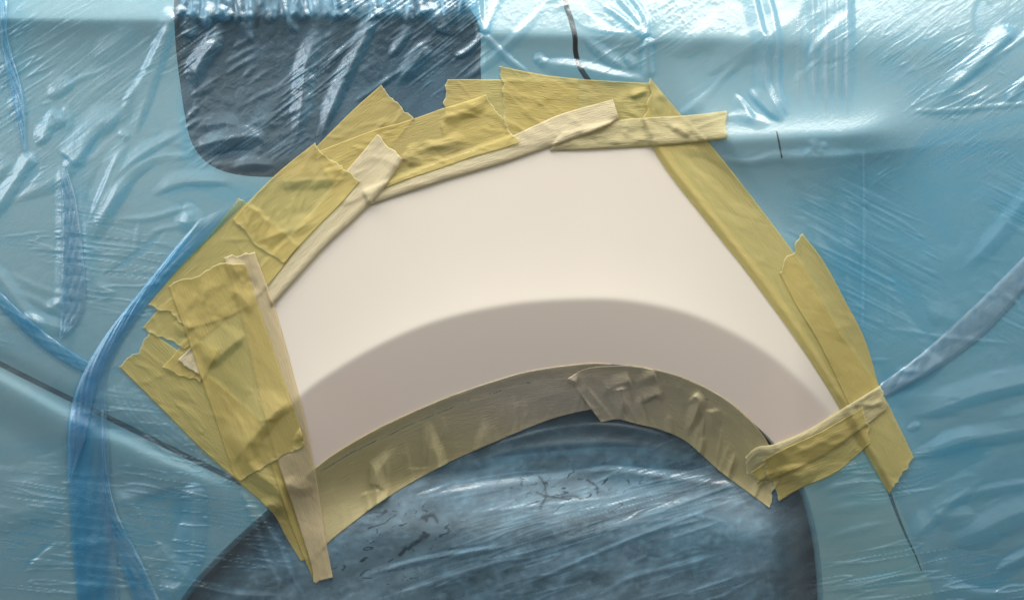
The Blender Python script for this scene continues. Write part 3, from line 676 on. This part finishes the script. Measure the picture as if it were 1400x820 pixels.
def tape_material(name, c1, c2, trans, tint):
    m, N, L, out = mat(name)
    b = N.new('ShaderNodeBsdfPrincipled'); b.inputs['Roughness'].default_value = .55; b.inputs['Specular IOR Level'].default_value = .35
    uv = N.new('ShaderNodeUVMap'); uv.uv_map = 'UVMap'
    mp = N.new('ShaderNodeMapping'); mp.inputs['Scale'].default_value = (80, 620, 1); L.new(uv.outputs[0], mp.inputs[0])
    n = N.new('ShaderNodeTexNoise'); n.inputs['Scale'].default_value = 1; n.inputs['Detail'].default_value = 4; n.inputs['Distortion'].default_value = .6; L.new(mp.outputs[0], n.inputs['Vector'])
    n2 = N.new('ShaderNodeTexNoise'); n2.inputs['Scale'].default_value = 9; n2.inputs['Detail'].default_value = 7; L.new(uv.outputs[0], n2.inputs['Vector'])
    n3 = N.new('ShaderNodeTexNoise'); n3.inputs['Scale'].default_value = 900; n3.inputs['Detail'].default_value = 2; L.new(uv.outputs[0], n3.inputs['Vector'])
    mx = N.new('ShaderNodeMix'); mx.data_type = 'RGBA'; mx.inputs['A'].default_value = (*c1, 1); mx.inputs['B'].default_value = (*c2, 1)
    L.new(n2.outputs[0], mx.inputs['Factor'])
    at = N.new('ShaderNodeAttribute'); at.attribute_name = 'fray'
    sa = N.new('ShaderNodeAttribute'); sa.attribute_name = 'grey_pink'  # greyish pink patch towards the middle of the arch tapes
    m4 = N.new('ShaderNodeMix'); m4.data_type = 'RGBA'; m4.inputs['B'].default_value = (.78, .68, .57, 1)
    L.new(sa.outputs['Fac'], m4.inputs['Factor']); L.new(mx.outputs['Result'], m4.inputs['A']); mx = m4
    m3 = N.new('ShaderNodeMix'); m3.data_type = 'RGBA'; m3.inputs['B'].default_value = (.80, .74, .46, 1)
    L.new(at.outputs['Fac'], m3.inputs['Factor']); L.new(mx.outputs['Result'], m3.inputs['A']); L.new(m3.outputs['Result'], b.inputs['Base Color'])
    a1 = N.new('ShaderNodeMath'); a1.operation = 'MULTIPLY_ADD'; a1.inputs[1].default_value = .35; L.new(n3.outputs[0], a1.inputs[0]); L.new(n.outputs[0], a1.inputs[2])
    bp = N.new('ShaderNodeBump'); bp.inputs['Strength'].default_value = .9; bp.inputs['Distance'].default_value = .0012; L.new(a1.outputs[0], bp.inputs['Height'])
    L.new(bp.outputs[0], b.inputs['Normal'])
    tr = N.new('ShaderNodeBsdfTransparent'); tr.inputs[0].default_value = (*tint, 1)
    ms = N.new('ShaderNodeMixShader'); ms.inputs[0].default_value = trans
    L.new(b.outputs[0], ms.inputs[1]); L.new(tr.outputs[0], ms.inputs[2]); L.new(ms.outputs[0], out.inputs[0])
    return m
M_tape = {'y': tape_material('yellow_crepe_tape', (.715, .56, .185), (.83, .67, .27), .37, (.86, .91, .66)),
          'g': tape_material('greyish_yellow_tape', (.68, .575, .28), (.78, .67, .37), .16, (.9, .85, .6)),
          'm': tape_material('light_yellow_crepe_tape', (.64, .56, .29), (.73, .65, .38), .18, (.9, .85, .5)),
          'q': tape_material('beige_crepe_tape', (.64, .52, .29), (.72, .59, .36), .08, (.9, .85, .6)),
          'p': tape_material('pale_crepe_tape', (.72, .62, .38), (.80, .70, .47), .12, (.9, .85, .6))}

# ------------------------------------------------------------------ the car
CAR = tag(empty('car', (0, 0, Z0-.7)), 'parked car side with a beige primed wing panel, the rest wrapped under blue film', 'car')
st = 3.0
SNAP = None
bx = np.r_[np.arange(-1300, -180, 20), np.arange(-180, 1581, st), np.arange(1600, 2700, 20)]
by = np.r_[np.arange(-460, -140, 20), np.arange(-140, 961, st), np.arange(980, 1120, 20)]
BX, BY = np.meshgrid(bx, by)
LAMP = [(243, -60), (238, 0), (240, 60), (247, 120), (253, 160), (262, 195), (280, 220), (305, 234), (340, 241), (390, 242), (450, 240), (560, 230), (640, 215), (658, 150), (657, 90), (656, 40), (640, 8), (622, -10), (600, -30), (560, -60)]
LAMPC = resample(LAMP+[LAMP[0]], 200)
BUMP = resample([(-1300, -170), (-200, 405), (0, 511), (100, 566), (200, 612), (330, 668), (345, 715)], 600, False)
LIPC = resample(LIP, 700)
FEND = [(330, 668), (365, 697)]
WING = resample([(345, 715), (200, 500), (300, 330), (420, 250), (520, 205), (640, 160), (760, 150), (895, 150), (960, 250), (1060, 380), (1140, 500), (1205, 640), (1245, 730), (1280, 830), (1300, 980)], 700)
SNAP = np.zeros(BX.shape, bool)
def snap(C, r):
    global BX, BY
    lo, hi = C.min(0)-6, C.max(0)+6
    m = (BX > lo[0]) & (BX < hi[0]) & (BY > lo[1]) & (BY < hi[1])
    d, _ = (None, None)
    x = BX[m]; y = BY[m]; best = np.full(x.shape, 1e9); nx = x.copy(); ny = y.copy()
    for i in range(len(C)-1):
        a = C[i]; b = C[i+1]; dx, dy = b-a; l2 = dx*dx+dy*dy+1e-9
        near = (np.abs(x-a[0]) < 14) & (np.abs(y-a[1]) < 14)
        if not near.any(): continue
        t = np.clip(((x[near]-a[0])*dx+(y[near]-a[1])*dy)/l2, 0, 1)
        qx = a[0]+t*dx; qy = a[1]+t*dy; dd = (x[near]-qx)**2+(y[near]-qy)**2
        bb = best[near]; k = dd < bb
        ii = np.where(near)[0][k]; best[ii] = dd[k]; nx[ii] = qx[k]; ny[ii] = qy[k]
    k = best < r*r
    x[k] = nx[k]; y[k] = ny[k]
    BX[m] = x; BY[m] = y
    sn = SNAP[m]; sn |= k; SNAP[m] = sn
for C_ in (LAMPC, LIPC): snap(C_, 1.7)
BH = smp(HBODY, BX, BY)
far = np.maximum(np.maximum(-180-BX, BX-1580), 0)
Vb = world(BX.ravel(), BY.ravel(), BH.ravel())
Fq = grid_faces(*BX.shape); sn = SNAP.ravel()[Fq]; dg = (sn[:, 0] & sn[:, 2])[:, None]
Fb = np.vstack([np.where(dg, Fq[:, [0, 1, 2]], Fq[:, [0, 1, 3]]), np.where(dg, Fq[:, [0, 2, 3]], Fq[:, [1, 2, 3]])])
cx = BX.ravel()[Fb].mean(1); cy = BY.ravel()[Fb].mean(1)
arch = inpoly(cx, cy, np.vstack([LIPC, [(1120, 1300), (150, 1300)]]))
lamp = inpoly(cx, cy, LAMPC) & ~arch
bump_ = inpoly(cx, cy, np.vstack([BUMP, [(345, 1400), (-1300, 1400)]])) & ~arch & ~lamp
wing = inpoly(cx, cy, np.vstack([WING, [(1300, 1300), (345, 1300)]])) & ~arch & ~lamp & ~bump_
ycw = np.interp(cx, [-180, 236, 244, 650, 664, 1000, 1250, 1580], [25, 28, 21, 22, 46, 54, 60, 64])
bonnet = (cy < ycw-1) & (cx < 1560) & ~lamp
door = (cx > 1400-1e9) & (cx > np.interp(cy, [-460, 150, 380, 640, 980], [1400, 895, 1060, 1205, 1300])) & ~wing & ~bonnet & ~arch & ~lamp
rest = ~(arch | lamp | bump_ | wing | bonnet | door)
upper = rest & (cx > 600) & (cy < 300); rest &= ~upper; door |= rest & (cx > 900); rest &= ~door
# pink bounce light tinted into the primer on the flare, most at its ends
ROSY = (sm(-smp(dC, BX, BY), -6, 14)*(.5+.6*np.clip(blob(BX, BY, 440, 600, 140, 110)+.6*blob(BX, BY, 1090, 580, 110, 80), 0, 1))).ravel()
def car_part(name, sel, m, extra=None):
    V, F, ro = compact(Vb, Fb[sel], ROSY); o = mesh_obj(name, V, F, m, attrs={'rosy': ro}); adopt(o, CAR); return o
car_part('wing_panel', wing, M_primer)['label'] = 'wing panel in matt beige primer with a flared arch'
car_part('headlamp', lamp, M_lens)
car_part('bumper', bump_, M_paint)
car_part('bonnet', bonnet, M_paint)
car_part('door', door, M_paint)
car_part('front_panel', rest, M_paint)
car_part('upper_panel', upper, M_paint)

M_gap = princ('dark_grey_gap', (.14, .155, .165), .7)  # dark strips laid on the body, standing in for shaded panel gaps
def strip(name, pts, w_, h, m, parent=None, taper=False):
    C = resample(pts, max(12, int(np.hypot(*np.diff(np.array(pts, float), axis=0).T).sum()/3)))
    tg = np.gradient(C, axis=0); tg /= np.hypot(*tg.T)[:, None]; nn = np.c_[-tg[:, 1], tg[:, 0]]
    vv = np.linspace(-1, 1, 7)
    tp = np.linspace(1, .25, len(C)) if taper else np.ones(len(C))
    P = C[:, None]+nn[:, None]*(vv[None]*w_/2*tp[:, None])[:, :, None]
    hh = smp(HBODY, P[..., 0], P[..., 1])-.4+h*np.sqrt(np.clip(1-vv**2, 0, 1))[None]
    o = mesh_obj(name, world(P[..., 0], P[..., 1], hh).reshape(-1, 3), grid_faces(len(C), 7), m)
    adopt(o, parent or CAR); return o
strip('cable', [(771, -60), (773, 0), (780, 25), (786, 50), (787, 72), (793, 92), (806, 112), (825, 135)], 8.5, 1.2, M_rubber)
strip('door_gap_strip', [(1205, 640), (1222, 690), (1238, 730), (1250, 755), (1260, 780)], 8, .7, M_gap, taper=True)
strip('door_gap_strip', [(1062, 180), (1066, 200), (1069, 216)], 3, .9, M_rubber)
strip('bumper_gap_strip', [(-150, 418), (-10, 492), (100, 547), (200, 596), (330, 660)], 10, .7, M_gap)

# arch flange, turned in from the lip
fl = resample(LIP, 260); ctr = np.array([690., 900.])
dv = ctr-fl; dv /= np.hypot(*dv.T)[:, None]
rows = []
for k, (inn, dep) in enumerate(((0, 0), (2, 3), (4, 9), (6, 22), (8, 48), (8, 90))):
    q = fl+dv*inn; rows.append(world(q[:, 0], q[:, 1], smp(HBODY, fl[:, 0], fl[:, 1])-dep))
adopt(mesh_obj('arch_flange', np.stack(rows, 1).reshape(-1, 3), grid_faces(len(fl), len(rows)), M_paint), CAR)
# liner behind the wheel: a shallow drum
th = np.linspace(0, 2*math.pi, 97)
def lathe(name, prof, m, parent, cxp=685, cyp=862, zofs=0):
    rows = [world(cxp+r*np.cos(th), cyp+r*np.sin(th), np.full(th.shape, h-25, float)) for r, h in prof]
    o = mesh_obj(name, np.stack(rows, 1).reshape(-1, 3), grid_faces(len(th), len(prof)), m); adopt(o, parent); return o
lathe('arch_liner', [(520, -96), (515, -230), (480, -260), (1, -262)], M_liner, CAR)
WH = tag(empty('wheel', (0, .1, Z0-.45)), None); WH.parent = CAR; WH.location = (0, .1, .25)
def wadopt(o):
    o.parent = WH; o.location = (-CAR.location.x-WH.location.x, -WH.location.y-CAR.location.y, -CAR.location.z-WH.location.z)
tyre = lathe('tyre', [(418, -240), (424, -150), (418, -118), (405, -100), (385, -92), (360, -90), (330, -92), (305, -100), (295, -112), (292, -140)], M_rubber, CAR); wadopt(tyre)
rim = lathe('rim', [(294, -140), (293, -112), (286, -104), (278, -106), (268, -130), (255, -170), (90, -175), (60, -120), (40, -112), (1, -110)], M_rim, CAR); wadopt(rim)
for k in range(7):
    a = 2*math.pi*k/7+.3; c, s = math.cos(a), math.sin(a); rr = np.linspace(50, 282, 16); vv = np.linspace(-1, 1, 7)
    wdt = np.interp(rr, [50, 150, 282], [26, 16, 24])
    x = 685+rr[:, None]*c-s*vv[None]*wdt[:, None]; y = 862+rr[:, None]*s+c*vv[None]*wdt[:, None]
    h = -25+np.interp(rr, [50, 150, 282], [-112, -118, -106])[:, None]-16*np.abs(vv[None])**3
    o = mesh_obj('spoke', world(x, y, h).reshape(-1, 3), grid_faces(16, 7), M_rim); o.parent = CAR; wadopt(o)

# ------------------------------------------------------------------ the masking film
FILM = tag(empty('masking_film', (0, -.02, Z0-.5)), 'crinkled translucent blue plastic film taped round the beige panel', 'plastic sheet')
ex = np.r_[np.arange(-1100, -180, 14), GX, np.arange(1595, 2500, 14)]; ey = np.r_[np.arange(-440, -140, 14), GY, np.arange(975, 1100, 14)]
EX, EY = np.meshgrid(ex, ey)
Vf = world(EX.ravel(), EY.ravel(), smp(HFILM, EX, EY).ravel()); Ff = grid_faces(*EX.shape)
cxf = EX.ravel()[Ff].mean(1); cyf = EY.ravel()[Ff].mean(1)
keep = ~inpoly(cxf, cyf, HOLE)
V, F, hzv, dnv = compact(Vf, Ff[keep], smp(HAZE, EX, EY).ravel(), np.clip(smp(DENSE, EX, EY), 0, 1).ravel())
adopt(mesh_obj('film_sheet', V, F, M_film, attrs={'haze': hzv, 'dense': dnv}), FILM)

def film_fold(a, b, puff, lift=1.2, seed=0, dens=.75, hz_=.10, soft=0.3):
    """a doubled-over strip of the film lying on the sheet"""
    n = 260; m = 34
    A = resample(a, n); B = resample(b, n); v = np.linspace(0, 1, m)
    P = A[:, None]*(1-v[None, :, None])+B[:, None]*v[None, :, None]
    r = np.random.RandomState(seed)
    base = smp(gblur_film, P[..., 0], P[..., 1])
    u = np.linspace(0, 1, n)[:, None]
    prof = puff*4*v*(1-v)*.8
    wav = np.zeros((n, m))
    for k in range(7):
        f = r.uniform(2, 14); g_ = r.uniform(-4, 4)
        wav += r.uniform(.1, .45)*np.abs(np.sin(2*math.pi*(f*u+g_*v[None])*.5+r.rand()*6))
    h = base+lift+prof[None]*(.6+.4*np.sin(9*u+seed))+wav*.8*np.clip(np.minimum(v, 1-v)*8, 0, 1)[None]
    o = mesh_obj('film_fold', world(P[..., 0], P[..., 1], h).reshape(-1, 3), grid_faces(n, m), M_film, attrs={'haze': np.clip(hz_+.12*sm(wav, .3, 1.2)-.04, 0, 1), 'dense': np.clip((dens*(.75+.4*np.sin(3+5*u+6*v[None])**2)+.18*np.sin(wav*3))*(1-soft*sm(v, .45, 1)[None])*sm(u, 0, .12), 0, 1)})
    adopt(o, FILM); return o
gblur_film = np.maximum(gblur(HFILM, 2.5), HFILM)
gblur_film = gblur(gblur_film, 2)+.6
film_fold([(272, 300), (246, 332), (190, 400), (150, 450), (118, 500), (101, 540), (92, 590), (93, 650), (98, 740), (106, 820), (120, 950)],
          [(345, 268), (290, 322), (226, 388), (178, 450), (150, 500), (145, 535), (148, 600), (152, 680), (158, 740), (162, 820), (174, 950)], 4, seed=1, dens=.85, soft=.8)
film_fold([(268, 306), (243, 334), (192, 398), (152, 449), (119, 500), (102, 541), (93, 591), (93, 660)],
          [(276, 306), (250, 338), (205, 394), (172, 446), (142, 500), (128, 541), (116, 600), (94, 662)], 3, lift=4.5, seed=2)
film_fold([(-60, 345), (-20, 378), (30, 428), (80, 468), (130, 500)], [(-60, 365), (-20, 400), (30, 452), (75, 488), (118, 512)], 3, seed=3)
film_fold([(84, 228), (84, 275), (84, 340), (83, 400), (82, 440), (81, 462)], [(92, 232), (104, 275), (113, 340), (117, 400), (108, 440), (86, 462)], 2, lift=.8, seed=4, dens=.42, hz_=.08, soft=.9)
film_fold([(-6, -60), (0, 20), (2, 60), (14, 120), (32, 205)], [(10, -60), (11, 0), (10, 50), (30, 125), (36, 205)], 2.5, seed=5)
film_fold([(1440, 310), (1338, 412), (1256, 486), (1204, 524)], [(1440, 350), (1362, 440), (1296, 494), (1204, 548)], 1.2, lift=.7, seed=6, dens=.22, hz_=.20, soft=.8)
film_fold([(138, 560), (139, 640), (142, 700), (160, 760), (185, 830), (200, 900)], [(142, 560), (146, 640), (160, 700), (190, 760), (222, 830), (240, 900)], 2, seed=7)

# ------------------------------------------------------------------ tapes, laid one over the other
HT = np.where(hole | (HM > .4), HB, HFILM)
HT = gblur(HT, 2.0)
HT = np.maximum(HT, HB)
TE = np.zeros((NY, NX))
for i, t in enumerate(T):
    P = t['P']; n, m = P.shape[:2]
    r = np.random.RandomState(900+i)
    j0, j1, i0, i1, mk = t['win']
    pad = 12
    jj0, jj1, ii0, ii1 = max(0, j0-pad), min(NY, j1+pad), max(0, i0-pad), min(NX, i1+pad)
    base = gblur(HT, 1.8)
    base = np.maximum(base, HT-.1)
    h = smp(base, P[..., 0], P[..., 1])+.55
    # distances inside the strip, mm
    w_ = np.hypot(*(P[:, 0]-P[:, -1]).T)[:, None]
    v = np.linspace(0, 1, m)[None]; da = v*w_; db = (1-v)*w_
    mid = P[:, m//2]; s = np.r_[0, np.cumsum(np.hypot(*np.diff(mid, axis=0).T))]; Ls = s[-1]
    ds = s[:, None]+0*v; de = (Ls-s)[:, None]+0*v
    if t['roll']:
        e_ = da if t['roll'] == 'a' else db
        rw = 9.0
        x = np.clip(1-e_/rw, 0, 1)
        rp = np.sqrt(np.clip(1-x**2, 0, 1)) if t['lift'] < 8 else sm(e_, -3, 13)
        h += t['lift']*rp*np.exp(-np.clip(e_-rw, 0, 999)/30.)
    # folds of the tape
    TF = np.zeros((NY, NX))
    for (pts, w1, w2, amp) in t['folds']:
        ridge(pts, w1, w2, amp*(.95 if t['kind'] == 'g' else 1.0), 1.25, ((2., .05) if t['kind'] == 'g' else (.8, .8)), A=TF)
    if t['kind'] == 'g':
        for k in range(20):
            q0 = r.randint(4, n-4); f_ = r.uniform(.15, .7); mi = int(m*f_); sh = r.randint(-4, 5)
            pA = P[q0, mi]; pB = P[np.clip(q0+sh, 0, n-1), -1]
            ridge([tuple(pA), tuple((pA+pB)/2+r.uniform(-1, 1, 2)), tuple(pB)], r.uniform(1.5, 4), r.uniform(1.5, 6), r.uniform(.5, 2.4), 1.25, (1, 0), A=TF)
    h += smp(TF, P[..., 0], P[..., 1])
    # gentle waviness, long creases along the strip
    wv = np.zeros((n, m))
    for k in range(10):
        lam = r.uniform(14, 60); ph = r.rand()*6.28; an = r.normal(0, .5)
        wv += lam/60*np.sin((ds*math.sin(an)+da*math.cos(an))*6.28/lam+ph+1.2*np.sin(ds/r.uniform(20, 60)+ph))
    h += wv*.22*t['wr']
    cre = np.zeros((n, m))
    for k in range(int(Ls*w_.mean()/(330 if t['kind'] == 'g' else 260))+3):
        s0_, v0_ = r.uniform(0, Ls), r.uniform(0, 1)*w_.mean(); ln = r.uniform(8, 28)
        an = r.normal(1.45 if t['kind'] == 'g' else 0.25, .4); ca, sa = math.cos(an), math.sin(an)
        p1 = (ds-s0_)*ca+(da-v0_)*sa; p2 = -(ds-s0_)*sa+(da-v0_)*ca
        cre += r.uniform(.2, 1.0)*r.choice([1, -1])*np.exp(-(p1/ln)**2)*np.clip(1-np.abs(p2)/r.uniform(2, 7), 0, 1)
    h += cre*t['wr']
    # torn ends lift a little
    for end, dd in ((0, ds), (1, de)):
        if t['tears'][end]:
            kk = np.interp(np.arange(m), np.linspace(0, m-1, max(5, m//4)), r.uniform(0, 1, max(5, m//4)))
            h += np.exp(-dd/5.0)*(.3+1.6*kk[None])
    lf = np.exp(-np.minimum(da, db)/3.0)*np.interp(s, np.linspace(0, Ls, max(5, int(Ls/30))), r.uniform(0, .7, max(5, int(Ls/30))))[:, None]
    h += lf
    h = np.maximum(h, smp(base, P[..., 0], P[..., 1])+.4)
    # skirt gives the cut edge its thickness
    th_ = .4 if not t['roll'] else .6
    fray = np.zeros((n, m))
    if t['tears'][0]: fray = np.maximum(fray, np.clip(1.2-ds/1.8, 0, 1))
    if t['tears'][1]: fray = np.maximum(fray, np.clip(1.2-de/1.8, 0, 1))
    Pp = np.pad(P, ((1, 1), (1, 1), (0, 0)), mode='edge'); hp = np.pad(h, 1, mode='edge')
    dn = th_
    hp[0] -= dn; hp[-1] -= dn; hp[1:-1, 0] -= dn; hp[1:-1, -1] -= dn
    fp = np.pad(fray, 1, mode='edge')
    V = world(Pp[..., 0], Pp[..., 1], hp).reshape(-1, 3)
    dsp = np.pad(ds, 1, mode='edge'); dap = np.pad(da, 1, mode='edge')
    uv = np.stack([dsp*.001+i*.37, dap*.001+i*.21], -1).reshape(-1, 2)
    Fc = grid_faces(n+2, m+2)
    # origin at the middle of the strip
    c = V.mean(0)
    o = mesh_obj('masking_tape', V-c, Fc, M_tape[t['kind']], attrs={'fray': fp.ravel(), 'grey_pink': (.85*blob(Pp[..., 0], Pp[..., 1], 770, 540, 190, 60) if t['kind'] == 'g' else 0*fp).ravel()}, uv=uv)
    o.location = c.tolist()
    tag(o, t['label'], 'masking tape', 'masking tape strips round the panel')
    # write its height back for the next piece
    X_, Y_ = PX[j0:j1, i0:i1], PY[j0:j1, i0:i1]
    acc = np.zeros((j1-j0, i1-i0)); cnt = np.zeros_like(acc)
    nn_ = 3
    Pu = P; hu = h
    for a in range(nn_):
        for b_ in range(nn_):
            fa, fb = a/nn_, b_/nn_
            q = (P[:-1, :-1]*(1-fa)*(1-fb)+P[1:, :-1]*fa*(1-fb)+P[:-1, 1:]*(1-fa)*fb+P[1:, 1:]*fa*fb)
            qh = (h[:-1, :-1]*(1-fa)*(1-fb)+h[1:, :-1]*fa*(1-fb)+h[:-1, 1:]*(1-fa)*fb+h[1:, 1:]*fa*fb)
            ix = np.round((q[..., 0]-GX[i0])/G).astype(int); iy = np.round((q[..., 1]-GY[j0])/G).astype(int)
            ok = (ix >= 0) & (iy >= 0) & (ix < i1-i0) & (iy < j1-j0)
            np.add.at(acc, (iy[ok], ix[ok]), qh[ok]); np.add.at(cnt, (iy[ok], ix[ok]), 1)
    sub = HT[j0:j1, i0:i1]
    val = np.where(cnt > 0, acc/np.maximum(cnt, 1), sub)
    HT[j0:j1, i0:i1] = np.where(cnt > 0, np.maximum(val, sub), sub)
